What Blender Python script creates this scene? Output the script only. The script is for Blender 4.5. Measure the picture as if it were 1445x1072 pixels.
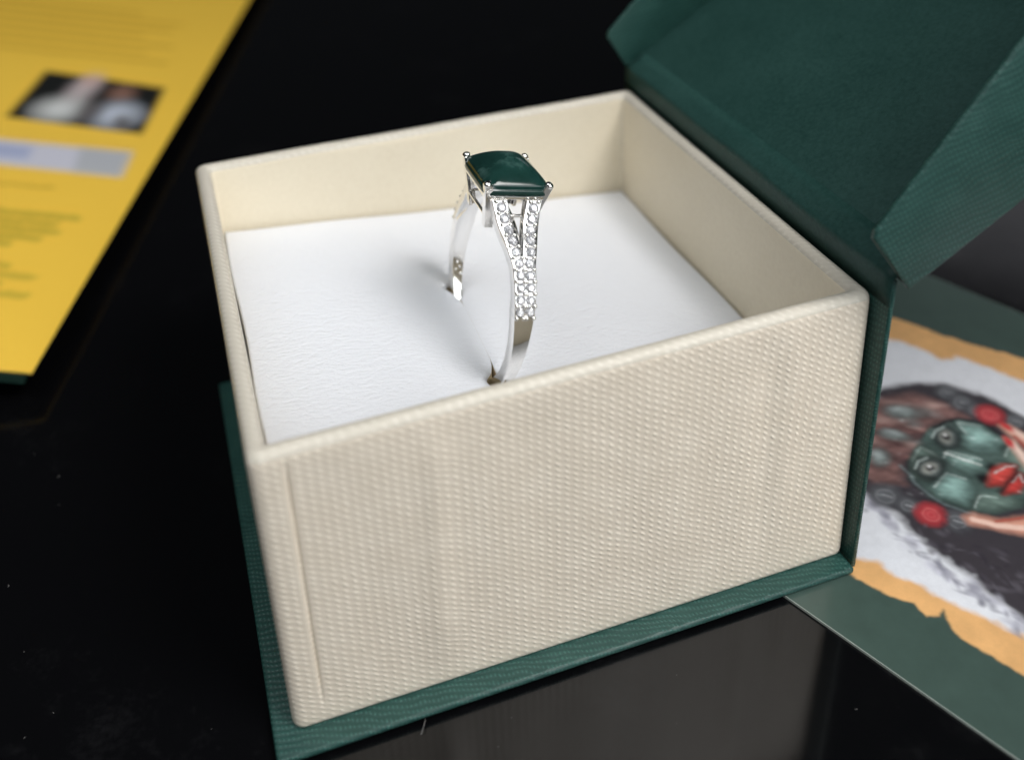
import bpy, bmesh, math, random
import numpy as np
from mathutils import Vector, Matrix

random.seed(7); rng = np.random.default_rng(7)
for o in list(bpy.data.objects): bpy.data.objects.remove(o)
S = 0.001                                    # all shapes are written in millimetres
scene = bpy.context.scene
COL = scene.collection
def V(x, y, z): return Vector((x, y, z))
def N(v): v = np.asarray(v, float); return v / np.linalg.norm(v)

# ------------------------------------------------------------------ camera
F_PX, W_PX = 1446.3, 1445.0
CAM = np.array([0.1, -54.9, 77.3])
az, el, roll = 0.3033, 0.4377, -0.0426
fw = np.array([math.sin(az)*math.cos(el), math.cos(az)*math.cos(el), -math.sin(el)])
r0 = N(np.cross(fw, [0, 0, 1])); d0 = np.cross(fw, r0)
rt = math.cos(roll)*r0 - math.sin(roll)*d0
dn = math.sin(roll)*r0 + math.cos(roll)*d0
cd = bpy.data.cameras.new('camera'); cam = bpy.data.objects.new('camera', cd); COL.objects.link(cam)
cam.matrix_world = Matrix(((rt[0], -dn[0], -fw[0], CAM[0]*S), (rt[1], -dn[1], -fw[1], CAM[1]*S),
                           (rt[2], -dn[2], -fw[2], CAM[2]*S), (0, 0, 0, 1)))
cd.sensor_fit = 'HORIZONTAL'; cd.sensor_width = 36.0; cd.lens = 36.0*F_PX/W_PX
cd.shift_x = 45.8/W_PX; cd.shift_y = -373.1/W_PX
cd.clip_start = 0.002; cd.clip_end = 20
cd.dof.use_dof = True; cd.dof.focus_distance = 0.0885; cd.dof.aperture_fstop = 19.0
cd.dof.aperture_blades = 0
scene.camera = cam

# ------------------------------------------------------------------ light
w = bpy.data.worlds.new('World'); scene.world = w; w.use_nodes = True
w.node_tree.nodes['Background'].inputs[0].default_value = (0.8, 0.9, 1.0, 1)
w.node_tree.nodes['Background'].inputs[1].default_value = 0.018
def area(name, pos, aim, sx, sy, power, color):
    l = bpy.data.lights.new(name, 'AREA'); l.shape = 'RECTANGLE'; l.size = sx; l.size_y = sy
    l.energy = power; l.color = color
    o = bpy.data.objects.new(name, l); COL.objects.link(o)
    p = Vector(pos)*S; a = Vector(aim)*S
    o.location = p; o.rotation_euler = (a - p).to_track_quat('-Z', 'Y').to_euler()
    return o
area('desk_lamp', (125, -125, 275), (10, 25, 15), 0.12, 0.12, 0.108, (1.0, 0.975, 0.95)).data.spread = math.radians(66)
area('front_fill', (170, -440, 240), (20, 25, 10), 0.50, 0.32, 1.72, (0.93, 0.97, 1.0))  # added fill panel, brightens the box front and softens the shadows
area('overhead_fill', (-230, -60, 640), (20, 25, 0), 0.55, 0.55, 1.9, (0.95, 0.98, 1.0))  # added overhead fill, lifts the right inner wall of the box
area('far_reflection_panel', (640, 560, 330), (60, 40, 0), 0.30, 0.22, 0.10, (0.93, 0.93, 1.0))  # dim panel added out of view for the grey reflection on the table
scene.view_settings.view_transform = 'Standard'; scene.view_settings.look = 'None'
scene.view_settings.gamma = 1.0; scene.view_settings.use_curve_mapping = False
scene.view_settings.exposure = -0.06
scene.cycles.max_bounces = 10; scene.cycles.use_denoising = True

# ------------------------------------------------------------------ material helpers
def lin(c):
    c = np.asarray(c, float)/255.0
    return np.where(c <= 0.04045, c/12.92, ((c+0.055)/1.055)**2.4)
class NT:
    def __init__(s, name):
        s.m = bpy.data.materials.new(name); s.m.use_nodes = True; s.t = s.m.node_tree
        s.b = s.t.nodes['Principled BSDF']
    def n(s, typ, **kw):
        x = s.t.nodes.new(typ)
        for k, v in kw.items(): setattr(x, k, v)
        return x
    def l(s, a, b): s.t.links.new(a, b)
    def math(s, op, a, b=None, c=None):
        x = s.n('ShaderNodeMath', operation=op)
        for i, v in enumerate((a, b, c)):
            if v is None: continue
            if isinstance(v, (int, float)): x.inputs[i].default_value = v
            else: s.l(v, x.inputs[i])
        return x.outputs[0]
    def set(s, **kw):
        for k, v in kw.items():
            i = s.b.inputs[k.replace('_', ' ')]
            i.default_value = v if not isinstance(v, tuple) or len(v) != 3 else (*v, 1)
    def noise(s, vec, scale, detail=3, rough=0.55):
        x = s.n('ShaderNodeTexNoise'); x.inputs['Scale'].default_value = scale
        x.inputs['Detail'].default_value = detail; x.inputs['Roughness'].default_value = rough
        s.l(vec, x.inputs['Vector']); return x.outputs['Fac']
    def ramp(s, fac, stops):
        x = s.n('ShaderNodeValToRGB'); s.l(fac, x.inputs[0]); e = x.color_ramp.elements
        while len(e) < len(stops): e.new(0.5)
        for k, (p, c) in enumerate(stops): e[k].position = p; e[k].color = (*c, 1)
        return x.outputs[0]
    def bump(s, h, strength, dist, prev=None):
        x = s.n('ShaderNodeBump'); x.inputs['Strength'].default_value = strength
        x.inputs['Distance'].default_value = dist; s.l(h, x.inputs['Height'])
        if prev is not None: s.l(prev, x.inputs['Normal'])
        return x.outputs[0]
    def uv(s): return s.n('ShaderNodeTexCoord').outputs['UV']
    def obj(s): return s.n('ShaderNodeTexCoord').outputs['Object']

def woven(name, c1, c2, pu, pv, depth, rough, spec=0.3, slant=0.0, wob=0.06, fade=0.0):
    t = NT(name); uv = t.uv()
    sep = t.n('ShaderNodeSeparateXYZ'); t.l(uv, sep.inputs[0]); u, v = sep.outputs[0], sep.outputs[1]
    n1 = t.noise(uv, 1.3, 3); n2 = t.noise(uv, 0.16, 3); n3 = t.noise(uv, 3.5, 3); n4 = t.noise(uv, 0.22, 2)
    u2 = t.math('ADD', u, t.math('MULTIPLY', t.math('SUBTRACT', n1, 0.5), wob*pu*6))
    v2 = t.math('ADD', v, t.math('MULTIPLY', t.math('SUBTRACT', n2, 0.5), wob*pv*30))
    v2 = t.math('ADD', v2, t.math('MULTIPLY', u, slant))
    a = t.math('ADD', t.math('MULTIPLY', t.math('SINE', t.math('MULTIPLY', u2, 2*math.pi/pu)), 0.5), 0.5)
    b = t.math('ADD', t.math('MULTIPLY', t.math('SINE', t.math('MULTIPLY', v2, 2*math.pi/pv)), 0.5), 0.5)
    h = t.math('MULTIPLY', t.math('POWER', b, 1.3), t.math('ADD', t.math('MULTIPLY', t.math('POWER', a, 1.5), t.math('ADD', t.math('MULTIPLY', n4, 0.9), 0.3)), 0.2))   # rows of little knots
    h = t.math('MULTIPLY', h, t.math('ADD', t.math('MULTIPLY', n3, 1.6), 0.2))
    big = t.noise(uv, 0.35, 3)
    col = t.ramp(t.math('ADD', t.math('MULTIPLY', big, 0.5), t.math('MULTIPLY', h, 0.5)), [(0.25, c1), (0.8, c2)])
    t.l(col, t.b.inputs['Base Color']); t.set(Roughness=rough, Specular_IOR_Level=spec)
    nrm = t.bump(h, 1.0, depth*S); fine = t.noise(uv, 9.0, 4)
    t.l(t.bump(fine, 0.5, depth*0.35*S, nrm), t.b.inputs['Normal'])
    return t.m
M_CREAM = woven('cream_linen_paper', (0.72, 0.635, 0.52), (0.89, 0.81, 0.69), 0.74, 0.64, 0.042, 0.40, 0.5, 0.70, 0.07)
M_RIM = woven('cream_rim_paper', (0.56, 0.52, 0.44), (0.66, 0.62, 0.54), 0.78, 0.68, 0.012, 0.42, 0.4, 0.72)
M_GREEN = woven('green_linen_paper', (0.013, 0.052, 0.044), (0.038, 0.112, 0.095), 0.36, 0.55, 0.032, 0.42, 0.4, 0.25, 0.14)
def plain_paper(name, c1, c2, rough, depth, scale, spec=0.3):
    t = NT(name); o = t.obj(); n = t.math('ADD', t.math('MULTIPLY', t.noise(o, 120, 3), 0.4), t.math('MULTIPLY', t.noise(o, 2400, 3), 0.6)); f = t.noise(o, scale, 5, 0.65)
    t.l(t.ramp(n, [(0.3, c1), (0.7, c2)]), t.b.inputs['Base Color']); t.set(Roughness=rough, Specular_IOR_Level=spec)
    t.l(t.bump(f, 0.6, depth*S), t.b.inputs['Normal']); return t.m
M_LINING = plain_paper('cream_lining_paper', (0.70, 0.625, 0.485), (0.76, 0.69, 0.545), 0.5, 0.02, 1500)
M_GREENIN = plain_paper('green_lining_paper', (0.009, 0.040, 0.034), (0.026, 0.074, 0.065), 0.5, 0.07, 2600, 0.25)
M_FOAM = plain_paper('cut_foam', (0.42, 0.34, 0.21), (0.52, 0.43, 0.29), 0.9, 0.1, 3000, 0.1)
M_BACK = plain_paper('dark_green_print', (0.004, 0.018, 0.014), (0.008, 0.026, 0.02), 0.35, 0.01, 800, 0.5)
M_CARDEDGE = plain_paper('card_edge', (0.28, 0.33, 0.30), (0.40, 0.44, 0.40), 0.6, 0.01, 2000)
M_YEDGE = plain_paper('yellow_paper_edge', (0.62, 0.40, 0.08), (0.70, 0.47, 0.10), 0.7, 0.01, 2000)
M_WHITEEDGE = plain_paper('white_paper_edge', (0.6, 0.58, 0.52), (0.72, 0.7, 0.65), 0.7, 0.01, 2000)

def leatherette():
    t = NT('white_leatherette'); o = t.obj()
    mp = t.n('ShaderNodeMapping'); mp.inputs['Scale'].default_value = (1.0, 1.7, 1.0); mp.inputs['Rotation'].default_value = (0, 0, 0.5)
    t.l(o, mp.inputs[0])
    f = t.noise(mp.outputs[0], 1500, 4, 0.6); g = t.noise(o, 420, 3)
    t.set(Base_Color=(0.78, 0.80, 0.845), Roughness=0.42, Specular_IOR_Level=0.4)
    t.l(t.bump(f, 1.0, 0.14*S, t.bump(g, 0.6, 0.10*S)), t.b.inputs['Normal']); return t.m
M_PAD = leatherette()
def metal():
    t = NT('polished_white_gold'); o = t.obj(); n = t.noise(o, 900, 3)
    t.set(Base_Color=(0.90, 0.885, 0.86), Metallic=1.0)
    t.l(t.math('ADD', t.math('MULTIPLY', n, 0.10), 0.05), t.b.inputs['Roughness']); return t.m
M_METAL = metal()
def set_metal():
    t = NT('bright_cut_white_gold'); o = t.obj(); n = t.noise(o, 2500, 3)
    t.set(Base_Color=(0.84, 0.83, 0.82), Metallic=1.0)
    t.l(t.math('ADD', t.math('MULTIPLY', n, 0.2), 0.10), t.b.inputs['Roughness']); return t.m
M_SET = set_metal()
def diamond():
    t = NT('clear_diamond'); t.set(Base_Color=(0.95, 0.96, 1), Transmission_Weight=0.70, IOR=2.4, Roughness=0.0); return t.m
M_DIA = diamond()
def jade():
    t = NT('dark_green_jade'); o = t.obj(); n = t.noise(o, 260, 4, 0.6); f = t.noise(o, 900, 3)
    t.l(t.ramp(n, [(0.38, (0.005, 0.023, 0.019)), (0.56, (0.010, 0.038, 0.032)), (0.66, (0.045, 0.10, 0.088))]), t.b.inputs['Base Color'])
    t.set(Roughness=0.12, Specular_IOR_Level=0.42, Coat_Weight=0.12, Coat_Roughness=0.04)
    t.l(t.bump(f, 0.15, 0.02*S), t.b.inputs['Normal']); return t.m
M_JADE = jade()
def table_mat():
    t = NT('black_lacquer'); o = t.obj(); n = t.noise(o, 30, 4); sc = t.noise(o, 700, 4)
    t.set(Base_Color=(0.003, 0.003, 0.0035), Specular_IOR_Level=0.42)
    mp = t.n('ShaderNodeMapping'); mp.inputs['Scale'].default_value = (40, 900, 1); mp.inputs['Rotation'].default_value = (0, 0, 0.35); t.l(o, mp.inputs[0])
    sm_ = t.noise(mp.outputs[0], 0.12, 3); sg = t.ramp(t.noise(o, 55, 5, 0.7), [(0.45, (0, 0, 0)), (0.75, (1, 1, 1))])
    t.l(t.math('ADD', t.math('ADD', t.math('MULTIPLY', n, 0.06), t.math('MULTIPLY', sg, 0.14)), t.math('ADD', t.math('MULTIPLY', sm_, 0.05), 0.03)), t.b.inputs['Roughness'])
    t.l(t.ramp(t.math('MULTIPLY', sg, t.noise(o, 1800, 3)), [(0.2, (0.0025, 0.0025, 0.003)), (0.75, (0.010, 0.010, 0.011))]), t.b.inputs['Base Color'])
    return t.m
M_TABLE = table_mat()
def dust_mat():
    t = NT('pale_dust'); o = t.obj(); n = t.noise(o, 3000, 2)
    t.l(t.ramp(n, [(0.3, (0.07, 0.066, 0.063)), (0.7, (0.16, 0.155, 0.15))]), t.b.inputs['Base Color']); t.set(Roughness=0.9); return t.m
M_DUST = dust_mat()
def print_mat(name, rough, coat):
    t = NT(name); a = t.n('ShaderNodeVertexColor'); a.layer_name = 'print'
    o = t.obj(); n = t.noise(o, 5000, 2)
    mix = t.n('ShaderNodeMix', data_type='RGBA', blend_type='MULTIPLY'); mix.inputs[0].default_value = 0.12
    t.l(a.outputs[0], mix.inputs[6]); t.l(t.ramp(n, [(0.3, (0.7, 0.7, 0.7)), (0.7, (1, 1, 1))]), mix.inputs[7])
    t.l(mix.outputs[2], t.b.inputs['Base Color']); t.set(Roughness=rough, Specular_IOR_Level=0.4, Coat_Weight=coat, Coat_Roughness=0.12)
    return t.m
M_CARDPRINT = print_mat('glossy_card_print', 0.35, 0.25)
M_LEAFPRINT = print_mat('leaflet_print', 0.5, 0.0)

# ------------------------------------------------------------------ mesh helpers
def tag(o, label=None, cat=None, group=None, kind=None):
    if label: o['label'] = label
    if cat: o['category'] = cat
    if group: o['group'] = group
    if kind: o['kind'] = kind
    return o
def empty(name, loc=(0, 0, 0), mat=None):
    o = bpy.data.objects.new(name, None); COL.objects.link(o); o.empty_display_size = 0.005
    if mat is not None: o.matrix_world = mat
    else: o.location = Vector(loc)*S
    return o
def link(name, me, parent=None):
    o = bpy.data.objects.new(name, me); COL.objects.link(o)
    if parent is not None: o.parent = parent
    return o
def boxuv(me):
    uv = me.uv_layers.new(name='mm')
    for p in me.polygons:
        n = p.normal; k = max(range(3), key=lambda i: abs(n[i]))
        i, j = ((1, 2), (0, 2), (0, 1))[k]
        for li in p.loop_indices:
            c = me.vertices[me.loops[li].vertex_index].co
            uv.data[li].uv = (c[i]/S, c[j]/S)
def mesh(name, verts, faces, mats, parent=None, smooth=True, mi=None, uv=False, sharp=None):
    me = bpy.data.meshes.new(name)
    me.from_pydata([tuple(float(c)*S for c in v) for v in verts], [], faces)
    bm = bmesh.new(); bm.from_mesh(me); bmesh.ops.recalc_face_normals(bm, faces=bm.faces); bm.to_mesh(me); bm.free()
    for m in (mats if isinstance(mats, (list, tuple)) else [mats]): me.materials.append(m)
    if mi is not None:
        for p, k in zip(me.polygons, mi): p.material_index = k
    if smooth: me.polygons.foreach_set('use_smooth', [True]*len(me.polygons))
    if uv: boxuv(me)
    if sharp is not None: me.set_sharp_from_angle(angle=math.radians(sharp))
    return link(name, me, parent)
def board(name, o, ax, ay, az_, lx, ly, lz, mat, parent, bev=0.25, seg=3, poly=None):
    """a wrapped board: box (or polygon prism poly in ax/ay, thickness lz) with rounded edges, in mm"""
    o = Vector(o); ax, ay, az_ = Vector(ax), Vector(ay), Vector(az_)
    pts = poly if poly else [(0, 0), (lx, 0), (lx, ly), (0, ly)]
    bm = bmesh.new()
    lo = [bm.verts.new((o + ax*p[0] + ay*p[1])*S) for p in pts]
    hi = [bm.verts.new((o + ax*p[0] + ay*p[1] + az_*lz)*S) for p in pts]
    n = len(pts); bm.faces.new(lo[::-1]); bm.faces.new(hi)
    for i in range(n): bm.faces.new((lo[i], lo[(i+1) % n], hi[(i+1) % n], hi[i]))
    bmesh.ops.recalc_face_normals(bm, faces=bm.faces)
    if bev: bmesh.ops.bevel(bm, geom=bm.edges[:], offset=bev*S, segments=seg, profile=0.5, affect='EDGES')
    me = bpy.data.meshes.new(name); bm.to_mesh(me); bm.free()
    me.materials.append(mat); me.polygons.foreach_set('use_smooth', [True]*len(me.polygons))
    uv = me.uv_layers.new(name='mm')                      # cloth runs along the board's own axes
    for p in me.polygons:
        nn = p.normal; d = [abs(nn.dot(a)) for a in (ax, ay, az_)]; k = d.index(max(d))
        a, b = ((ay, az_), (ax, az_), (ax, ay))[k]
        for li in p.loop_indices:
            c = me.vertices[me.loops[li].vertex_index].co/S - o
            uv.data[li].uv = (c.dot(a), c.dot(b))
    me.set_sharp_from_angle(angle=math.radians(50))
    return link(name, me, parent)

# ================================================================== SETTING
ZT = -1.02                                                     # table surface
vs = [(-900, -700, ZT), (1100, -700, ZT), (1100, 1300, ZT), (-900, 1300, ZT)]
vs += [(x, y, ZT-25) for x, y, _ in vs]
tb = mesh('table', vs, [(0, 1, 2, 3), (4, 5, 6, 7), (0, 1, 5, 4), (1, 2, 6, 5), (2, 3, 7, 6), (3, 0, 4, 7)], M_TABLE, smooth=False)
tag(tb, 'glossy black lacquered table top under everything', 'table', kind='structure')

# ================================================================== JEWELLERY BOX
box = tag(empty('jewellery_box', (0, 0, 0)), 'open cream ring box with dark green lid, spine and base', 'jewellery box')
BW, BD, BH = 50.0, 45.0, 28.4
OFF_T = {(0, 1): (-0.04, 0.3), (1, 1): (0.0, 0.13), (1, 0): (0.03, 0.55), (0, 0): (-0.09, -0.3)}
OFF_B = {(0, 1): (0, 0), (1, 1): (0.3, 0), (1, 0): (0.40, 0.0), (0, 0): (0.0, 0.25)}
def warp(x, y, z):
    u, v, h = x/BW, y/BD, z/BH
    dx = dy = 0
    for (i, j) in OFF_T:
        wt = (u if i else 1-u)*(v if j else 1-v)
        dx += wt*(OFF_T[(i, j)][0]*h + OFF_B[(i, j)][0]*(1-h)); dy += wt*(OFF_T[(i, j)][1]*h + OFF_B[(i, j)][1]*(1-h))
    return x+dx, y+dy, z
NSIDE, NC = 64, 6
def rr_loop(d, z, rad, inner=False):
    """rounded rectangle loop, offset d inwards; pts ordered front, right, back, left"""
    x0, x1, y0, y1 = d, BW-d, d, BD-d; pts = []
    sides = [((x0+rad, y0), (x1-rad, y0), (x1-rad, y0+rad), -90), ((x1, y0+rad), (x1, y1-rad), (x1-rad, y1-rad), 0),
             ((x1-rad, y1), (x0+rad, y1), (x0+rad, y1-rad), 90), ((x0, y1-rad), (x0, y0+rad), (x0+rad, y0+rad), 180)]
    for k, (a, b, c, a0) in enumerate(sides):
        L_ = (BW if k % 2 == 0 else BD) - 2*d - 2*rad
        tl = sorted(list(np.linspace(0, 1, NSIDE)) + ([(q-d-rad)/L_ for q in (2.1, 2.25, 2.35, 2.44, 2.5, 2.56, 2.65, 2.75, 2.9, 11.6, 12.0, 12.3, 12.7)] if k == 0 else []))
        for t in tl:
            x, y = a[0]+(b[0]-a[0])*t, a[1]+(b[1]-a[1])*t
            if not inner:                                        # cardboard is never quite flat; the paper is folded near the left corner
                hz = min(max((z-1)/6.0, 0), 1)*min(max((BH-1.2-z)/3, 0), 1)
                if k == 0:
                    y += 0.05*math.sin(x*0.33+0.6)*hz + 0.03*math.sin(x*0.9+z*0.1)*hz
                    y -= 0.26*math.exp(-((x-12.2-0.03*z)/1.1)**2)*hz
                    y += 0.14*math.exp(-((x-40.6)/1.0)**2)*hz - 0.16*math.exp(-((x-42.8)/1.0)**2)*hz
                    sx = 2.5
                    y += 0.22*math.exp(-((x-sx)/0.12)**2)*min(max((z-2.6)/1.5, 0), 1)*min(max((BH-0.9-z)/1.0, 0), 1)
                    y -= 0.07*min(max((sx-x)/0.3, 0), 1)*hz
                if k == 2: y += 0.04*math.sin(x*0.4)*hz
            else:
                bow = math.sin(math.pi*t)
                if k == 0: y += 0.0
                if k == 2: y += 0.10*math.sin(x*0.22)*bow
            pts.append((x, y, z))
        for i in range(1, NC):
            an = math.radians(a0 + 90*i/NC)
            pts.append((c[0]+rad*math.cos(an), c[1]+rad*math.sin(an), z))
    wob = lambda x, y: 0.025*math.sin(x*0.31+1.3)*math.sin(y*0.23+.4) + 0.008*math.sin(x*1.9+y*1.7)
    if z > BH-1.3: pts = [(x, y, zz + wob(x, y)*(z-BH+1.3)/1.3) for x, y, zz in pts]
    return [warp(*p) for p in pts]
# fold column: make sure some columns sit on the paper seam
def tray():
    prof = [(0.9, 0.0, .5, 0), (0.25, 0.0, .9, 0), (0.06, 0.18, .9, 0), (0.0, 0.5, .9, 0)]
    prof += [(0.0, z, .9, 0) for z in np.linspace(1.2, BH-1.0, 24)]
    for a in np.linspace(0, 180, 13)[1:-1]:
        r = 0.75; prof.append((r - r*math.cos(math.radians(a)), BH-r+r*math.sin(math.radians(a)), 0.95 - 0.0033*a, 0))
    prof += [(1.5, BH-0.9, .35, 1)] + [(1.5 + 0.012*k, z, .35, 1) for k, z in enumerate(np.linspace(BH-1.5, 8.0, 10))]
    vs, fs, mi = [], [], []
    n = None
    for k, (d, z, r, inn) in enumerate(prof):
        lp = rr_loop(d, z, r, bool(inn)); n = len(lp); vs += lp
        if k:
            for i in range(n):
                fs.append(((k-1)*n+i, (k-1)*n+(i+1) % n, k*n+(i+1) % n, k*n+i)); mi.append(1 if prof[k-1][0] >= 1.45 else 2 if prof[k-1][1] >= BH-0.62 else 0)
    fs.append(tuple(range(n))); mi.append(0)
    b = (len(prof)-1)*n; fs.append(tuple(range(b, b+n))); mi.append(1)
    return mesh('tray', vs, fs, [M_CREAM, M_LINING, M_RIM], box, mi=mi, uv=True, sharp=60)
tag(tray(), 'cream linen paper tray with open top')
X, Y, Z = (1, 0, 0), (0, 1, 0), (0, 0, 1)
YF, YB, YL = -1.75, 46.55, 48.3
tag(board('base_panel', (-1.65, YF, -0.70), X, Y, Z, 52.0, YL-1.2, 0.68, M_GREEN, box, 0.31), 'dark green paper-covered base panel')
spine = tag(board('spine_panel', (50.46, -1.15, -0.70), (0, 1, 0), (-0.0115, 0, 1), (1, 0, 0), 47.7, 31.2, 0.50, M_GREEN, box, 0.22), 'dark green spine behind the tray')
LA = math.radians(31.7)
Ls = np.array([math.cos(LA), 0, math.sin(LA)]); Lt = np.array([-math.sin(LA), 0, math.cos(LA)]); H0 = np.array([50.2, 0, 30.75])
lid = tag(board('lid_panel', H0 + np.array([0, YF, 0]) + Ls*0.25 - Lt*0.7, Ls, Y, Lt, 52.4, YL, 0.7, M_GREENIN, box, 0.25), 'dark green lid leaning back open')
# side flaps are wedges, low at the hinge
near = [(0.15, -0.7), (52.6, -0.7), (52.6, 24.0), (45, 23.0), (16.8, 12.9), (0.1, 6.7), (-0.4, 6.1)]
far = [(-0.1, -0.7), (52.6, -0.7), (52.6, 24.0), (45, 21.5), (20, 10.4), (5, 6.1), (0.5, 5.0), (-0.1, 4.5)]
def flap(name, y, th, poly, label):
    o = H0 + np.array([0, y, 0])
    return tag(board(name, o, Ls, Lt, Y, 0, 0, th, M_GREEN, lid, 0.22, poly=poly), label)
flap('side_flap', YF-0.55, 0.55, near, 'near green side flap of the lid, linen textured')
flap('side_flap', YB+0.0, 0.55, far, 'far green side flap of the lid')
near_in = [(0.9, 0.05), (51.8, 0.05), (51.8, 23.2), (45, 22.3), (16.9, 12.3), (1.6, 6.1)]
flap('flap_lining', YF+0.06, 0.35, near_in, 'lining board inside the near flap')
tag(board('front_flap', H0 + np.array([0, YF-0.5, 0]) + Ls*52.7 - Lt*0.7, Lt, Y, Ls, 25.0, YL+1.0, 0.7, M_GREEN, lid, 0.22), 'front flap of the lid')
# cloth hinge between spine and lid
vs, fs = [], []
a0, a1 = math.radians(180), math.radians(360-58)
prof = [(50.34, 28.0), (50.33, 29.2), (50.31, 30.1), (50.36, 30.55), (50.55, 30.78), (50.95, 30.98), (51.6, 31.42), (52.6, 32.06)]
prof = [(x-0.22, z) for x, z in prof]
ny = 40
for j in range(ny+1):
    y = -1.1 + 47.5*j/ny
    for k, (x, z) in enumerate(prof): vs.append((x - 0.05*math.sin(y*0.21)*(k in (2, 3, 4)), y, z + (0.06 if k > 4 else 0) + 0.05*math.sin(y*0.35+1)*(k in (3, 4, 5))))
m = len(prof)
for j in range(ny):
    for k in range(m-1): fs.append((j*m+k, j*m+k+1, (j+1)*m+k+1, (j+1)*m+k))
hg = mesh('hinge_strip', vs, fs, M_GREENIN, box, uv=True)
sm = hg.modifiers.new('thick', 'SOLIDIFY'); sm.thickness = 0.0001; sm.offset = 0

# ================================================================== PAD
PX = 5.1/47.0
def padz(x, y): return 21.1 - PX*(x-1.5)
PC = np.array([22.25, 19.5])                                      # centre of the slit
SD = N([0.03, 1.0]); SN = np.array([SD[1], -SD[0]])
def slot_half(s, side):
    """half width of the slit at signed distance s along it (towards the back positive)"""
    def bumpf(c, wd): return math.exp(-((s-c)/wd)**2)
    base = 0.004
    if side < 0: return base + 1.15*bumpf(-6.9, 1.3) + 1.15*bumpf(7.4, 1.2)
    return base + 0.50*bumpf(-7.4, 1.3) + 0.50*bumpf(7.4, 1.1)
SL0, SL1 = -8.9, 9.0
def pad():
    ns = 60; ss = [SL0 + (SL1-SL0)*0.5*(1-math.cos(math.pi*i/ns)) for i in range(ns+1)]
    inner = []
    for s in ss: inner.append(PC + SD*s - SN*slot_half(s, -1)*min(1, math.sqrt(max(0, (s-SL0)*(SL1-s))/2.0)))
    for s in ss[::-1][1:-1]: inner.append(PC + SD*s + SN*slot_half(s, 1)*min(1, math.sqrt(max(0, (s-SL0)*(SL1-s))/2.0)))
    x0, x1, y0, y1 = 1.60, 48.45, 1.6, 43.3
    outer = []
    n = len(inner)
    # outer points, spread evenly round the pad and started at the front
    per = []
    L1, L2 = x1-x0, y1-y0; tot = 2*(L1+L2)
    def at(t):
        t %= tot
        if t < L1: return np.array([x1-t, y0])
        t -= L1
        if t < L2: return np.array([x0, y0+t])
        t -= L2
        if t < L1: return np.array([x0+t, y1])
        return np.array([x1, y1-(t-L1)])
    corners = [L1, L1+L2, L1+L2+L1, 0]
    ts = [(x1-PC[0]) + tot*i/n for i in range(n)]
    for c in (0, L1, L1+L2, 2*L1+L2):                            # snap to the corners
        k = min(range(n), key=lambda i: min(abs((ts[i]-c) % tot), tot-abs((ts[i]-c) % tot)))
        ts[k] = c
    outer = [at(t) for t in ts]
    outer = [o + (np.array([(x0+x1)/2, (y0+y1)/2])-o)*0.004*(1+math.sin(o[0]*.37+o[1]*.29)) for o in outer]
    lv = [(0.0, -7.0, 1), (0.0, -1.6, 1), (0.0, -0.45, 0), (0.004, -0.22, 0), (0.012, -0.08, 0), (0.03, -0.02, 0)] + [(f, 0, 0) for f in (0.06, .1, .16, .24, .34, .46, .6, .74, .87, .95, .985)] + [(0.993, -0.03, 0), (0.998, -0.12, 0), (1.0, -0.4, 0), (1.0, -7.0, 0)]
    vs, fs, mi = [], [], []
    wid = [min(1.0, np.linalg.norm(inner[i]-inner[(n-i) % n])/0.5) for i in range(n)]
    for k, (f, dz, fo) in enumerate(lv):
        for i in range(n):
            p = inner[i]*(1-f) + outer[i]*f
            if k == 1: p = PC + (p-PC)
            r = np.linalg.norm(p-PC)
            d = p - PC; s, q = d@SD, d@SN
            sink = -0.40*math.exp(-(abs(q)/1.5)**1.5)*(math.exp(-((s+7.3)/2.6)**2)+math.exp(-((s-7.3)/2.6)**2))
            vs.append((p[0], p[1], padz(*p) + dz*(wid[i] if 2 <= k <= 5 else 1.0) + sink + (0.55*math.exp(-((q+1.0)/1.1)**2)*math.exp(-((s-6.9)/2.0)**2) + 0.25*math.exp(-((q+1.2)/1.2)**2)*math.exp(-((s+6.8)/1.8)**2) if k > 1 else 0) - 0.16*max(0, f-0.8)/0.2 + 0.05*math.sin(p[0]*.19+1)*math.sin(p[1]*.23)))
        if k:
            for i in range(n):
                fs.append(((k-1)*n+i, (k-1)*n+(i+1) % n, k*n+(i+1) % n, k*n+i)); mi.append(1 if k <= 2 else 0)
    return mesh('ring_pad', vs, fs, [M_PAD, M_FOAM], None, mi=mi, sharp=75)
tag(pad(), 'white leatherette pad with a slit, sunk tilted inside the cream box', 'pad')

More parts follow.
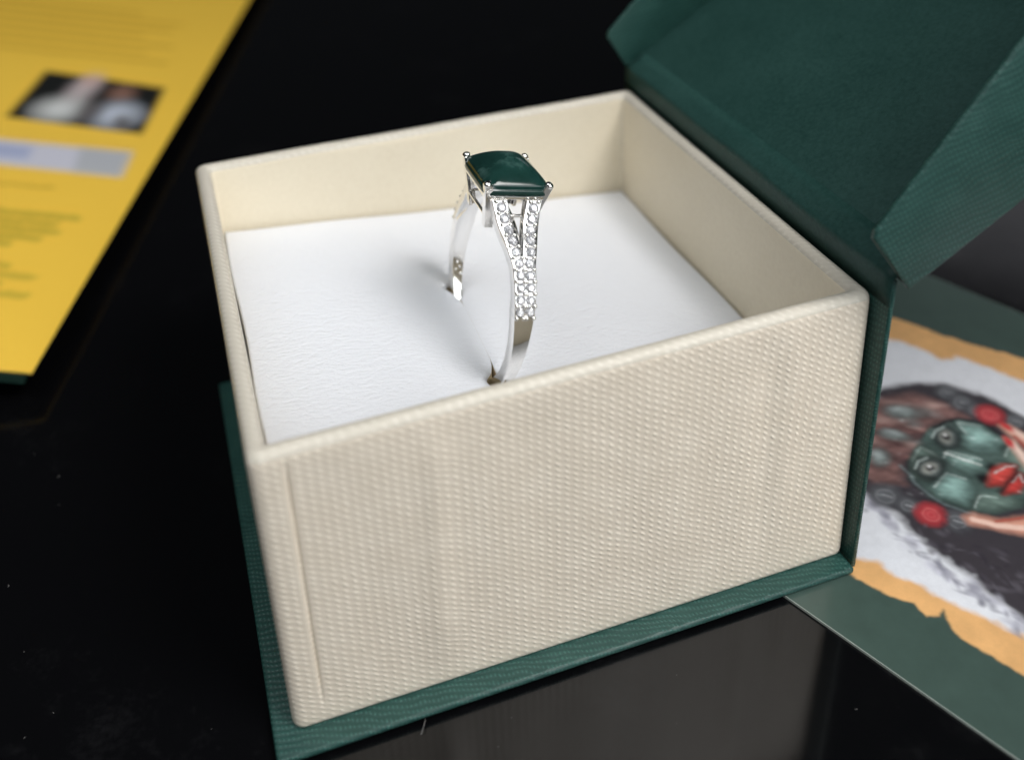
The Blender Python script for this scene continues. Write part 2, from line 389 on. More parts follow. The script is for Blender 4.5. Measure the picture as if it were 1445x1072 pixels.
# ================================================================== RING
az_r, tx_r, py_r = 0.024, 0.216, 0.038
ru = np.array([math.sin(az_r), math.cos(az_r), 0]); ra = np.array([math.cos(az_r), -math.sin(az_r), 0]); rw = np.array([0, 0, 1.])
rw2 = rw*math.cos(tx_r) + ra*math.sin(tx_r); ra2 = ra*math.cos(tx_r) - rw*math.sin(tx_r)
rw3 = rw2*math.cos(py_r) + ru*math.sin(py_r); ru3 = ru*math.cos(py_r) - rw2*math.sin(py_r)
RC = np.array([23.327, 19.553, 23.582])
MR = Matrix(((ra2[0], ru3[0], rw3[0], RC[0]*S), (ra2[1], ru3[1], rw3[1], RC[1]*S), (ra2[2], ru3[2], rw3[2], RC[2]*S), (0, 0, 0, 1)))
ring = tag(empty('ring', mat=MR), 'silver ring with square dark green stone and small diamonds, stuck upright in the white pad', 'ring')
def sweep(name, path, section, mat, parent, closed=False, sharp=40):
    """path: list of (centre, xdir, ndir); section(i) -> list of (a, b)"""
    vs, fs = [], []; m = None
    for i, (c, xd, nd) in enumerate(path):
        sec = section(i); m = len(sec)
        for a, b in sec: vs.append(np.array(c) + np.array(xd)*a + np.array(nd)*b)
    k = len(path)
    for i in range(k if closed else k-1):
        j = (i+1) % k
        for q in range(m): fs.append((i*m+q, i*m+(q+1) % m, j*m+(q+1) % m, j*m+q))
    if not closed: fs.append(tuple(range(m))[::-1]); fs.append(tuple(range((k-1)*m, k*m)))
    return mesh(name, vs, fs, mat, parent, sharp=sharp)
def rsec(x0, x1, b0, b1, r=0.1):
    out = []
    for cx, cy, a0 in ((x1-r, b1-r, 0), (x0+r, b1-r, 90), (x0+r, b0+r, 180), (x1-r, b0+r, 270)):
        for k in range(4):
            an = math.radians(a0+30*k); out.append((cx+r*math.cos(an), cy+r*math.sin(an)))
    return out
RI, RO = 8.2, 9.5
path, hw, ro = [], [], []
for i in range(160):
    th = 2*math.pi*i/160; s_ = math.sin(th); dg = math.degrees(th)
    path.append(((0, RI*math.cos(th), RI*s_), (1, 0, 0), (0, math.cos(th), s_)))
    t = min(max((s_-0.30)/0.3, 0), 1); t = t*t*(3-2*t)
    hw.append((max(0.46, 0.74*(1+0.78*s_)))*(1-t) + 0.36*t); ro.append(1.3*(1-t) + 0.45*t)
tag(sweep('shank', path, lambda i: rsec(-hw[i], hw[i], 0, ro[i], 0.10), M_METAL, ring, closed=True), 'polished plain silver shank')
# shoulders: two diamond-set bars each side that part into a V below the stone
def shoulder_curve(n=46):
    pts = []
    for i in range(n):
        t = i/(n-1)
        pts.append(t)
    c0 = [(-RO*math.cos(math.radians(180-d)), RO*math.sin(math.radians(180-d))) for d in np.linspace(166, 124, 30)]
    c0 = [(RO*math.cos(math.radians(d)), RO*math.sin(math.radians(d))) for d in np.linspace(166, 124, 30)]
    p0 = np.array(c0[-1]); tan = np.array([math.sin(math.radians(124)), -math.cos(math.radians(124))]); p2 = np.array([-3.35, 10.25]); p1 = p0 + tan*1.5
    for t in np.linspace(0, 1, 14)[1:]: c0.append(tuple(p0*(1-t)**2 + 2*p1*t*(1-t) + p2*t*t))
    return np.array(c0)
SC = shoulder_curve()
seglen = np.r_[0, np.cumsum(np.linalg.norm(np.diff(SC, axis=0), axis=1))]
TOT = seglen[-1]
def sc_at(d):
    y = np.interp(d, seglen, SC[:, 0]); z = np.interp(d, seglen, SC[:, 1])
    y2 = np.interp(min(d+.05, TOT), seglen, SC[:, 0]); z2 = np.interp(min(d+.05, TOT), seglen, SC[:, 1])
    if d+.05 > TOT: y2, z2, y, z = y, z, np.interp(TOT-.05, seglen, SC[:, 0]), np.interp(TOT-.05, seglen, SC[:, 1])
    t = N([y2-y, z2-z]); return np.array([np.interp(d, seglen, SC[:, 0]), np.interp(d, seglen, SC[:, 1])]), t
def branch(d):
    t = d/TOT; k = min(max((t-0.42)/0.58, 0), 1); k = k**1.15
    xc = 0.44 + 1.16*k; h = 0.45 + 0.26*min(max(t/0.8, 0), 1)
    return xc, h
dia_me = None
def brilliant():
    bm = bmesh.new(); r = 1.0
    tb_ = [bm.verts.new((0.48*math.cos(math.pi*(k+.5)/4), 0.48*math.sin(math.pi*(k+.5)/4), 0.44)) for k in range(8)]
    md = [bm.verts.new((0.80*math.cos(math.pi*k/4), 0.80*math.sin(math.pi*k/4), 0.27)) for k in range(8)]
    gd = [bm.verts.new((math.cos(math.pi*(k+.5)/4), math.sin(math.pi*(k+.5)/4), 0.0)) for k in range(8)]
    cu = bm.verts.new((0, 0, -0.75))
    bm.faces.new(tb_)
    for k in range(8):
        bm.faces.new((tb_[k-1], tb_[k], md[k])); bm.faces.new((tb_[k], md[(k+1) % 8], gd[k])); bm.faces.new((tb_[k], gd[k], md[k]))
        bm.faces.new((md[k], gd[k], gd[k-1])); bm.faces.new((gd[k-1], gd[k], cu))
    bmesh.ops.recalc_face_normals(bm, faces=bm.faces)
    for v in bm.verts: v.co *= S
    me = bpy.data.meshes.new('accent_stone'); bm.to_mesh(me); bm.free(); me.materials.append(M_DIA); return me
def bead_mesh():
    bm = bmesh.new(); bmesh.ops.create_uvsphere(bm, u_segments=8, v_segments=5, radius=S)
    me = bpy.data.meshes.new('bead'); bm.to_mesh(me); bm.free(); me.materials.append(M_METAL)
    me.polygons.foreach_set('use_smooth', [True]*len(me.polygons)); return me
DIA, BEAD = brilliant(), bead_mesh()
def put(name, me, parent, pos, scale, zdir, spin=0.0):
    o = link(name, me, parent); z = Vector(zdir).normalized(); q = z.to_track_quat('Z', 'X')
    o.matrix_local = Matrix.Translation(Vector(pos)*S) @ q.to_matrix().to_4x4() @ Matrix.Rotation(spin, 4, 'Z') @ Matrix.Diagonal((scale, scale, scale, 1)); return o
for side in (-1, 1):                                                # -1 towards the viewer
    for br in (-1, 1):
        ds = np.linspace(0, TOT, 44); path, sec = [], []
        for d in ds:
            p, t = sc_at(d); nrm = np.array([-t[1], t[0]])              # outward normal (y,z)
            if nrm[0] > 0: nrm = -nrm
            xc, h = branch(d)
            path.append(((br*xc, -side*p[0], p[1]), (1, 0, 0), (0, -side*nrm[0], nrm[1]))); sec.append(h)
        nm = sweep('shoulder', path, lambda i: rsec(-sec[i], sec[i], -0.95, 0.045, 0.07), M_SET, ring)
        tag(nm, 'diamond-set shoulder bar ' + ('in front' if side < 0 else 'behind'))
        d = TOT - 0.62; k = 0
        while d > 0.35:
            p, t = sc_at(d); nrm = np.array([-t[1], t[0]]); nrm = -nrm if nrm[0] > 0 else nrm
            xc, h = branch(d); r = 0.50 - 0.007*k
            off = 0.06
            pos = (br*xc, -side*(p[0]+nrm[0]*off), p[1]+nrm[1]*off)
            put('accent_stone', DIA, nm, pos, r, (random.uniform(-.25, .25), -side*nrm[0]+random.uniform(-.2, .2), nrm[1]+random.uniform(-.2, .2)), random.random())
            # beads that grip the stone, two above it
            db = d + 0.50
            for bx in (-1, 1):
                pb, tb2 = sc_at(min(db, TOT)); xb, hb = branch(min(db, TOT))
                put('bead', BEAD, nm, (br*xb + bx*0.36, -side*(pb[0]+nrm[0]*0.13), pb[1]+nrm[1]*0.13), 0.20, (0, 0, 1))
            d -= 0.99; k += 1
        for bx in (-1, 1):
            pb, tb2 = sc_at(max(d+0.52, 0)); xb, hb = branch(max(d+.52, 0))
            put('bead', BEAD, nm, (br*xb + bx*0.30, -side*(pb[0]-0.13), pb[1]), 0.20, (0, 0, 1))
for th_, x_, r_ in ((-13, -0.12, .17), (-16.5, 0.18, .15), (-18, -0.22, .13), (-21, 0.30, .16), (-9.5, 0.1, .12)):
    a_ = math.radians(th_); put('hallmark_stud', BEAD, ring, (x_, (RI-0.02)*math.cos(a_), (RI-0.02)*math.sin(a_)), r_, (0, -math.cos(a_), -math.sin(a_)))
# head: a basket of two rails and four angled corner claws
def rail(name, hx, hy, z, wd, ht, label):
    path = []; r = 0.35
    for cx, cy, a0 in ((hx-r, hy-r, 0), (-hx+r, hy-r, 90), (-hx+r, -hy+r, 180), (hx-r, -hy+r, 270)):
        for k in range(6):
            an = math.radians(a0+18*k); path.append(((cx+r*math.cos(an), cy+r*math.sin(an), z), (math.cos(an), math.sin(an), 0), (0, 0, 1)))
    return tag(sweep(name, path, lambda i: rsec(-wd/2, wd/2, -ht/2, ht/2, 0.08), M_METAL, ring, closed=True), label)
rail('basket_rail', 2.66, 3.02, 10.42, 0.36, 0.40, 'upper rail under the stone')
rail('basket_rail', 2.30, 2.62, 8.45, 0.28, 0.28, 'lower rail of the basket')
ZB0, ZT0 = 7.25, 11.58
for i in (-1, 1):
    for j in (-1, 1):
        vs, fs = [], []
        zs = np.linspace(ZB0, ZT0, 8)
        for z in zs:
            t = (z-ZB0)/(ZT0-ZB0); hx, hy = 2.22+0.90*t**1.1, 2.55+0.88*t**1.1; wd = 0.80 - 0.10*t; th = 0.30
            L = [(0, 0), (-wd, 0), (-wd, -th), (-th-0.05, -th-0.05), (-th, -wd), (0, -wd)]
            vs += [(i*(hx+a), j*(hy+b), z) for a, b in L]
        m = 6
        for k in range(len(zs)-1):
            for q in range(m): fs.append((k*m+q, k*m+(q+1) % m, (k+1)*m+(q+1) % m, (k+1)*m+q))
        fs.append(tuple(range(m))); fs.append(tuple(range((len(zs)-1)*m, len(zs)*m)))
        pr = mesh('corner_claw', vs, fs, M_METAL, ring, smooth=False)
        bv = pr.modifiers.new('round', 'BEVEL'); bv.width = 0.00005; bv.segments = 2
        # tip folded over the corner of the stone
        bm = bmesh.new(); bmesh.ops.create_uvsphere(bm, u_segments=14, v_segments=9, radius=1)
        for v in bm.verts:
            c = v.co; x, y, z = c.x*0.36, c.y*0.36, c.z*0.32
            x, y = x - 0.25*max(z, 0), y - 0.25*max(z, 0)
            v.co = Vector((i*(2.82+x), j*(3.16+y), 11.60+z))*S
        if i*j < 0: bmesh.ops.reverse_faces(bm, faces=bm.faces)
        me = bpy.data.meshes.new('claw_tip'); bm.to_mesh(me); bm.free(); me.materials.append(M_METAL)
        me.polygons.foreach_set('use_smooth', [True]*len(me.polygons)); link('claw_tip', me, pr)
# the green stone: a buff-top cushion
def cabochon():
    lv = [(0.55, 9.7, 5), (0.88, 10.3, 6), (0.985, 10.62, 8), (1.0, 10.72, 8), (1.0, 11.06, 8), (0.990, 11.12, 8), (0.966, 11.16, 8), (0.960, 11.20, 8), (0.955, 11.46, 8), (0.945, 11.55, 8), (0.925, 11.62, 7.5)]
    for q in (0.90, 0.86, 0.79, 0.70, 0.59, 0.46, 0.32, 0.17): lv.append((q, 11.64+1.50*(1-(q/0.925)**2.0), 2.6+4.6*(q/0.925)**2.2))
    HX, HY, n = 3.03, 3.36, 96; vs, fs = [], []
    for s, z, e in lv:
        for k in range(n):
            an = 2*math.pi*k/n; c, s2 = math.cos(an), math.sin(an)
            vs.append((HX*s*math.copysign(abs(c)**(2/e), c), HY*s*math.copysign(abs(s2)**(2/e), s2), z))
    for j in range(len(lv)-1):
        for k in range(n): fs.append((j*n+k, j*n+(k+1) % n, (j+1)*n+(k+1) % n, (j+1)*n+k))
    fs.append(tuple(range(n))[::-1]); vs.append((0, 0, 13.15)); top = len(vs)-1; b = (len(lv)-1)*n
    for k in range(n): fs.append((b+k, b+(k+1) % n, top))
    return mesh('green_stone', vs, fs, M_JADE, ring, sharp=55)
tag(cabochon(), 'domed dark green cushion stone')

# ================================================================== PRINT PAINTER (flat print as a colour attribute)
def smooth_noise(u, v, sc, seed):
    r = np.random.default_rng(seed); g = r.random((64, 64)); out = 0; amp = 1; tot = 0
    for o in range(3):
        x, y = u*sc*2**o, v*sc*2**o; xi, yi = np.floor(x).astype(int), np.floor(y).astype(int); fx, fy = x-xi, y-yi
        fx, fy = fx*fx*(3-2*fx), fy*fy*(3-2*fy)
        a = g[xi % 64, yi % 64]; b = g[(xi+1) % 64, yi % 64]; c = g[xi % 64, (yi+1) % 64]; d = g[(xi+1) % 64, (yi+1) % 64]
        out = out + amp*((a*(1-fx)+b*fx)*(1-fy) + (c*(1-fx)+d*fx)*fy); tot += amp; amp *= 0.5
    return out/tot
class Paint:
    def __init__(s, us, vs_, base):
        s.u, s.v = np.meshgrid(us, vs_); s.c = np.ones(s.u.shape+(3,))*lin(base); s.us, s.vs = us, vs_; s.gu, s.gv = s.u, s.v
    def warp(s, sc, amt, seed):
        s.u = s.gu + (smooth_noise(s.gu+40, s.gv+40, sc, seed)-.5)*2*amt; s.v = s.gv + (smooth_noise(s.gu+40, s.gv+40, sc, seed+3)-.5)*2*amt
    def blend(s, a, col):
        a = np.clip(a, 0, 1)[..., None]; s.c = s.c*(1-a) + (lin(col) if np.ndim(col) == 1 else col)*a
    def poly(s, pts, col, soft=0.15, wob=0.0, seed=1, alpha=1.0):
        u, v = s.u, s.v
        if wob: u = u + (smooth_noise(s.u, s.v, 1.2, seed)-.5)*2*wob; v = v + (smooth_noise(s.u, s.v, 1.2, seed+9)-.5)*2*wob
        ins = np.zeros(u.shape, bool); dist = np.full(u.shape, 1e9); n = len(pts)
        for i in range(n):
            (x0, y0), (x1, y1) = pts[i], pts[(i+1) % n]
            if y0 != y1:
                cr = ((y0 > v) != (y1 > v)) & (u < (x1-x0)*(v-y0)/(y1-y0)+x0); ins ^= cr
            dx, dy = x1-x0, y1-y0; t = np.clip(((u-x0)*dx+(v-y0)*dy)/(dx*dx+dy*dy+1e-12), 0, 1)
            dist = np.minimum(dist, np.hypot(u-x0-t*dx, v-y0-t*dy))
        sd = np.where(ins, dist, -dist); a = np.clip(sd/soft*0.5+0.5, 0, 1)*alpha; s.blend(a, col); return a
    def ell(s, c, rx, ry, col, ang=0.0, soft=0.25, alpha=1.0, ring=None):
        ca, sa = math.cos(ang), math.sin(ang); x, y = s.u-c[0], s.v-c[1]; p, q = (x*ca+y*sa)/rx, (-x*sa+y*ca)/ry
        r = np.hypot(p, q)
        a = np.clip((1-r)/soft*0.5+0.5, 0, 1) if ring is None else np.clip(1-np.abs(r-1)/ring, 0, 1)
        s.blend(a*alpha, col)
    def line(s, pts, wd, col, alpha=1.0, wob=0.0, seed=3):
        dist = np.full(s.u.shape, 1e9); u, v = s.u, s.v
        if wob: u = u + (smooth_noise(s.u, s.v, 1.5, seed)-.5)*2*wob; v = v + (smooth_noise(s.u, s.v, 1.5, seed+5)-.5)*2*wob
        for (x0, y0), (x1, y1) in zip(pts[:-1], pts[1:]):
            dx, dy = x1-x0, y1-y0; t = np.clip(((u-x0)*dx+(v-y0)*dy)/(dx*dx+dy*dy+1e-12), 0, 1)
            dist = np.minimum(dist, np.hypot(u-x0-t*dx, v-y0-t*dy))
        s.blend(np.clip((wd-dist)/(wd*0.6)+0.2, 0, 1)*alpha, col)
    def soften(s, n):
        for _ in range(n):
            c = np.pad(s.c, ((1, 1), (1, 1), (0, 0)), 'edge'); s.c = (c[:-2, 1:-1]+c[2:, 1:-1]+c[1:-1, :-2]+c[1:-1, 2:]+2*c[1:-1, 1:-1])/6
    def noise(s, sc, amt, seed):
        s.c = np.clip(s.c*(1+(smooth_noise(s.u+50, s.v+50, sc, seed)[..., None]-.5)*2*amt), 0, 1)
def printed_sheet(name, P, place, mat, parent, wave=None):
    """grid mesh over P.us x P.vs; place(u, v) -> arrays of xyz in mm"""
    ny, nx = P.u.shape; xyz = place(P.gu, P.gv).reshape(-1, 3)*S
    idx = np.arange(nx*ny).reshape(ny, nx)
    q = np.stack([idx[:-1, :-1], idx[:-1, 1:], idx[1:, 1:], idx[1:, :-1]], -1).reshape(-1, 4)
    me = bpy.data.meshes.new(name); me.vertices.add(nx*ny); me.vertices.foreach_set('co', xyz.ravel())
    me.loops.add(q.size); me.loops.foreach_set('vertex_index', q.ravel().astype(np.int32)); me.polygons.add(len(q))
    me.polygons.foreach_set('loop_start', np.arange(0, q.size, 4, dtype=np.int32)); me.update(calc_edges=True)
    at = me.color_attributes.new('print', 'FLOAT_COLOR', 'POINT')
    at.data.foreach_set('color', np.concatenate([P.c.reshape(-1, 3), np.ones((nx*ny, 1))], 1).ravel().astype(np.float32))
    me.polygons.foreach_set('use_smooth', [True]*len(me.polygons)); me.materials.append(mat)
    return link(name, me, parent)

# ================================================================== PICTURE CARD
CO = np.array([43.44, -2.05]); CX = N([0.40, -0.9165]); CY = np.array([-CX[1], CX[0]])
CS0, CS1, CT1, ZC = -27.0, 58.0, 56.0, -0.735
card = tag(empty('picture_card', (CO[0], CO[1], ZT)), 'dark green card with a picture of a carved stone mask, lying under the box corner', 'card')
def cpt(s, t, z): return np.stack([CX[0]*s + CY[0]*t, CX[1]*s + CY[1]*t, np.zeros_like(s)+z-ZT], -1)
def b3(v): return (float(v[0]), float(v[1]), 0.0)
cb = board('card_stock', tuple(cpt(np.float64(CS0), np.float64(0), ZT+0.02)), b3(CX), b3(CY), Z, CS1-CS0, CT1, 0.25, M_CARDEDGE, card, 0)
P = Paint(np.r_[np.arange(CS0, -18, 1.0), np.arange(-18, 24, 0.11), np.arange(24, CS1+.01, 1.0)], np.r_[np.arange(0.06, CT1-0.05, 0.125), CT1-0.05], (62, 80, 74))
tn = [(8.89, 6.83), (9.7, 7.87), (9.64, 8.64), (10.31, 7.9), (10.97, 7.28)]
P.poly([(-24, 42), (-14.21, 44.1), (-11.85, 44.83), (-8, 45.11), (-3.5, 46.37), (0.44, 47.56), (8.2, 50.1), (22, 51), (36, 50), (47, 47), (50, 30), (48, 12), (36, 8.5), (21.8, 8.0), (17, 7.2), (14.5, 7.1), (12.5, 6.9)] + tn[::-1] + [(7.64, 7.4), (5.51, 6.45), (1.72, 6.13), (-8, 6.5), (-20, 7), (-25, 20)], (224, 174, 116), 0.12, 0.25, 3)
P.noise(0.5, 0.10, 4)
aw = P.poly([(-20, 38), (-12.37, 39.79), (-11.06, 40.71), (-7.67, 40.9), (-5.98, 40.57), (-5.03, 42.44), (-1.27, 43.15), (0.36, 43.04), (2.08, 43.57), (9.6, 46.15), (22, 47), (36, 46), (44, 43), (46, 30), (44, 15), (36, 12), (20.5, 11.5), (15.4, 11.2), (14.7, 10.7), (13, 10.4), (11.07, 10.1), (9.75, 9.6), (7.2, 9.6), (5.2, 8.94), (3.3, 9.25), (1.5, 8.15), (-8, 9), (-18, 10), (-22, 20)], (226, 228, 234), 0.35, 0.35, 5)
P.poly([(-9.5, 30.0), (-6.23, 34.7), (-4.04, 36.9), (0.12, 38.2), (3.36, 37.8), (8.9, 36.5), (14.5, 32), (24, 30), (34, 26), (32, 15), (21, 13.4), (15.2, 12.4), (12, 12.9), (9.8, 13.7), (7, 13.9), (4, 14.6), (1.4, 15.7), (-0.8, 15.5), (-2.3, 16), (-8, 20)], (62, 58, 63), 0.5, 0.35, 7)
for k in range(170):                                                # fluffy pale fringe below the dark cloth
    fl = [(-1.8, 15.2), (0.6, 14.9), (3.5, 13.5), (6.2, 13.0), (8.8, 12.3), (11.3, 12.3), (14.3, 11.7), (17.2, 11.8), (24, 12.5)]
    t = rng.random()*(len(fl)-1.001); i = int(t); f = t-i
    c = (fl[i][0]*(1-f)+fl[i+1][0]*f + rng.normal()*.45, fl[i][1]*(1-f)+fl[i+1][1]*f + rng.normal()*.5)
    g = rng.choice([120, 140, 160, 185, 215]); P.ell(c, rng.uniform(.2, .7), rng.uniform(.12, .35), (g, g, min(255, g+12)), rng.uniform(-1.2, .6), 0.7, rng.uniform(.35, .8))
# a plain carved greenstone mask lying sideways: head band, face, ear discs
P.warp(0.7, 0.16, 90)
P.poly([(-8.2, 29), (-5.3, 32.9), (-1.5, 34.1), (0.5, 33.4), (-1.1, 31.0), (-2.4, 28.2), (-1.4, 24.1), (-2, 22.6), (0.2, 19.9), (-1.8, 17.9), (-6, 19), (-9, 24)], (132, 100, 96), 0.7, 0.35, 11)
for k in range(60):
    c = (rng.uniform(-8.0, -0.6), rng.uniform(18.8, 33)); g = rng.choice([0, 1, 2, 3])
    if c[1] > 33 - 0.9*abs(c[0]+3): continue
    P.ell(c, rng.uniform(.5, 1.5), rng.uniform(.2, .6), [(150, 104, 98), (84, 60, 60), (136, 140, 138), (188, 158, 150)][g], rng.uniform(.2, 1.2), .8, .7)
for c, rx, ry, an in (((-5.0, 29.2), 1.9, 1.2, .7), ((-3.2, 21.4), 1.0, 1.4, .3), ((-3.9, 25.4), 1.6, .9, .5)):
    P.ell(c, rx*1.15, ry*1.2, (58, 46, 48), an, 0.6, .9); P.ell(c, rx*.85, ry*.8, (118, 128, 126), an, 0.6, .95); P.ell((c[0]-.3, c[1]+.2), rx*.45, ry*.35, (178, 188, 188), an, 0.9, .8)
def plate(pts, col, hi=0.55, seed=0):
    """one carved plate of the mask: dark joint, body colour, bright bevel towards the upper left"""
    m = np.mean(pts, axis=0); sc = lambda k, d=(0, 0): [(m[0]+(p[0]-m[0])*k+d[0], m[1]+(p[1]-m[1])*k+d[1]) for p in pts]
    P.poly(pts, (60, 76, 72), 0.4); P.poly(sc(.95), tuple(int(c*.72) for c in col), 0.35); P.poly(sc(.80, (-.1, .12)), col, 0.6)
    P.poly(sc(.45, (-.3, .3)), tuple(min(255, int(c*1.28+14)) for c in col), 0.8, alpha=.9)
    q = sc(.84, (-.06, .06)); k = int(np.argmin([p[0]-p[1] for p in q])); P.line([q[k-1], q[k], q[(k+1) % len(q)]], .10, (214, 228, 224), hi*.8)
FACE = [(-1.2, 26.3), (-1.7, 28.8), (-0.5, 32.0), (1.8, 33.5), (4.9, 32.6), (7.2, 31.2), (9.6, 28.6), (9.6, 25.2), (8.0, 22.2), (5.4, 20.3), (2.8, 19.9), (0.4, 20.8), (-0.9, 23.0)]
P.poly(FACE, (46, 52, 52), 0.5, 0.1, 13); P.poly([(u*.95+.2, (v-26.6)*.95+26.6) for u, v in FACE], (78, 96, 91), 0.6, 0.1, 14)
G1, G2, G3 = (98, 122, 116), (114, 142, 136), (90, 108, 100)
plate([(-1.3, 26.7), (-1.6, 28.7), (-0.6, 31.6), (0.9, 30.9), (1.2, 27.6)], G1, .3)
plate([(-1.2, 25.9), (1.2, 26.0), (2.2, 24.6), (2.0, 21.6), (0.4, 21.0), (-0.9, 23.1)], G3, .3)
plate([(1.1, 30.9), (-0.4, 32.0), (1.8, 33.4), (4.7, 32.6), (5.0, 30.4), (3.2, 28.7), (1.6, 28.8)], G2, .8)
plate([(2.3, 24.4), (4.4, 24.9), (5.6, 23.6), (6.0, 21.2), (3.6, 20.2), (2.2, 21.2)], G2, .8)
plate([(0.9, 27.1), (4.2, 28.6), (5.4, 27.2), (4.6, 25.2), (1.0, 25.8)], G1, .9)
plate([(5.2, 30.5), (5.0, 32.5), (7.2, 31.2), (9.2, 29.0), (8.2, 28.6)], G3, .5)
plate([(6.2, 21.2), (5.9, 23.4), (7.4, 24.4), (9.2, 26.0), (9.4, 25.0), (8.0, 22.3)], G3, .6)
for c, an in (((0.05, 29.0), .35), ((1.0, 23.6), -.05)):                 # plain almond eyes
    P.ell(c, 1.5, 2.1, (44, 50, 50), an, 0.5, .9); P.ell(c, 1.2, 1.7, (32, 34, 36), an, 0.35, .95); P.ell((c[0]+.05, c[1]), .85, 1.3, (98, 108, 106), an, 0.35); P.ell(c, .5, .85, (158, 158, 150), an, 0.6)
    P.ell((c[0]+.05, c[1]), 0.42, 0.48, (30, 28, 30), 0, 0.4); P.ell((c[0]-.15, c[1]+.18), .17, .17, (250, 250, 250), 0, .6); P.line([(c[0]-.95, c[1]-1.2), (c[0]-1.2, c[1]), (c[0]-.85, c[1]+1.2)], .13, (186, 200, 196), .8)
P.line([(1.1, 26.7), (4.3, 27.5)], 0.12, (240, 246, 242), .95)
P.ell((5.3, 28.0), .55, .6, (28, 28, 30), 0, .5); P.ell((5.3, 26.0), .55, .65, (28, 28, 30), 0, .5)
plate([(6.0, 25.0), (5.7, 27.4), (6.1, 29.4), (6.9, 30.2), (7.0, 28.2), (6.9, 26.2)], (186, 66, 60), .9); plate([(7.5, 25.0), (7.4, 27.4), (7.5, 29.4), (8.3, 28.4), (8.5, 26.6)], (178, 58, 54), .9); P.poly([(6.95, 25.2), (6.95, 29.6), (7.4, 29.2), (7.4, 25.2)], (36, 22, 24), .3)
P.line([(-1.2, 21.8), (1.4, 20.5), (4.2, 19.9), (6.9, 20.9)], .18, (120, 134, 136), .6, .15); P.line([(-1.6, 29.4), (-.4, 32.4), (1.9, 33.8), (4.9, 33.1)], .2, (36, 36, 40), .9, .1)
for c, r in (((-3.0, 35.6), 1.3), ((-1.1, 35.2), 1.4), ((0.5, 35.0), 1.1), ((-0.2, 17.0), 1.5), ((1.9, 17.4), 1.1), ((6.1, 18.8), 1.3), ((4.1, 36.3), 1.2)):
    P.ell(c, r, r*1.05, (64, 64, 68), 0, .4); P.ell((c[0]-.1, c[1]+.1), r*.75, r*.8, (94, 96, 100), 0, .6); P.ell(c, r*.55, r*.6, (138, 140, 144), 0, .3, .6, ring=.2); P.line([(c[0]-.2*r, c[1]), (c[0]+.35*r, c[1]+.2*r)], .1, (176, 178, 182), .7)
for c in ((1.8, 35.5), (3.95, 17.9)):
    P.ell(c, 1.4, 1.5, (128, 44, 48), 0, .3); P.ell((c[0]-.1, c[1]), 1.15, 1.25, (186, 66, 72), 0, .5); P.ell(c, .75, .8, (218, 124, 122), 0, .3, .6, ring=.2); P.ell(c, .35, .4, (214, 112, 112), 0, .3, .6, ring=.35)
# relief of the photographed carving: bumps that catch glints
aF = Paint(P.us, P.vs, (0, 0, 0)); am = aF.poly([(-9, 29), (-5.3, 33.5), (-1.5, 35), (2, 35), (7.2, 33), (11, 28.6), (10.5, 24), (8.0, 20.5), (4, 18.5), (-1.8, 16.5), (-6, 18), (-9.5, 24)], (255, 255, 255), 1.2)
hN = 0.6*smooth_noise(P.gu+20, P.gv*0.8+20, 0.55, 95) + 0.4*smooth_noise(P.gu*0.7+5, P.gv+9, 1.1, 96)
gy, gx = np.gradient(hN); e_ = (gx/np.maximum(np.gradient(P.us), 1e-3)[None, :]*-0.7 + gy/np.maximum(np.gradient(P.vs), 1e-3)[:, None]*0.7)
P.c = np.clip(P.c*(1+am[..., None]*np.clip(e_*0.8, -.4, .5)[..., None]), 0, 1); P.blend(am*np.clip((e_-.36)*3, 0, .5), (214, 226, 226))
# fingers holding the mask
P.poly([(3.1, 34.6), (3.9, 35.4), (6.0, 35.1), (9, 36), (14, 35), (13, 30), (9.6, 31), (7.9, 32.2), (6.0, 33.6), (4.4, 33.9)], (226, 172, 152), 0.4, 0.1, 21); P.line([(4.6, 34.9), (8, 34.2), (12, 33.6)], .45, (248, 222, 208), .7)
P.poly([(4.3, 33.1), (5.2, 33.4), (8, 31.5), (12, 30.5), (12, 27.5), (9.2, 29), (7.6, 30.4), (5.4, 32.2)], (236, 190, 170), 0.4, 0.1, 22); P.line([(5.4, 32.8), (8.4, 30.6), (11, 29.6)], .35, (250, 228, 216), .7)
P.ell((3.8, 34.9), .8, .36, (206, 60, 64), -.25, .5); P.ell((4.9, 32.8), .85, .34, (206, 60, 64), -.6, .5); P.line([(5.0, 34.0), (8.0, 32.4)], .22, (170, 70, 62), .9)
P.poly([(6.2, 19.8), (6.7, 20.9), (8.8, 21.8), (10.5, 24.4), (13, 27), (20, 29), (20, 22), (14, 22.4), (11.2, 21.8), (8.6, 20.3), (7.0, 19.4)], (222, 160, 138), 0.5, 0.1, 23); P.line([(7.0, 20.2), (8.8, 21.0), (11, 22.8), (14, 24.4)], .4, (246, 212, 196), .8); P.line([(8.6, 21.5), (10.4, 24.2), (13, 26.6)], .2, (176, 84, 70), .8)
for k in range(120):
    c = (rng.uniform(4, 22), rng.uniform(13.5, 19)); g = rng.choice([50, 84, 104]); P.ell(c, rng.uniform(.1, .5), rng.uniform(.08, .25), (g, g-4, g+4), rng.uniform(-1, 1), 1, .6)
P.noise(0.9, 0.05, 31); P.noise(2.5, 0.05, 32); P.soften(1)
sheet = printed_sheet('printed_face', P, lambda s, t: cpt(s, t, ZC), M_CARDPRINT, card); tag(sheet, 'glossy printed face of the card')

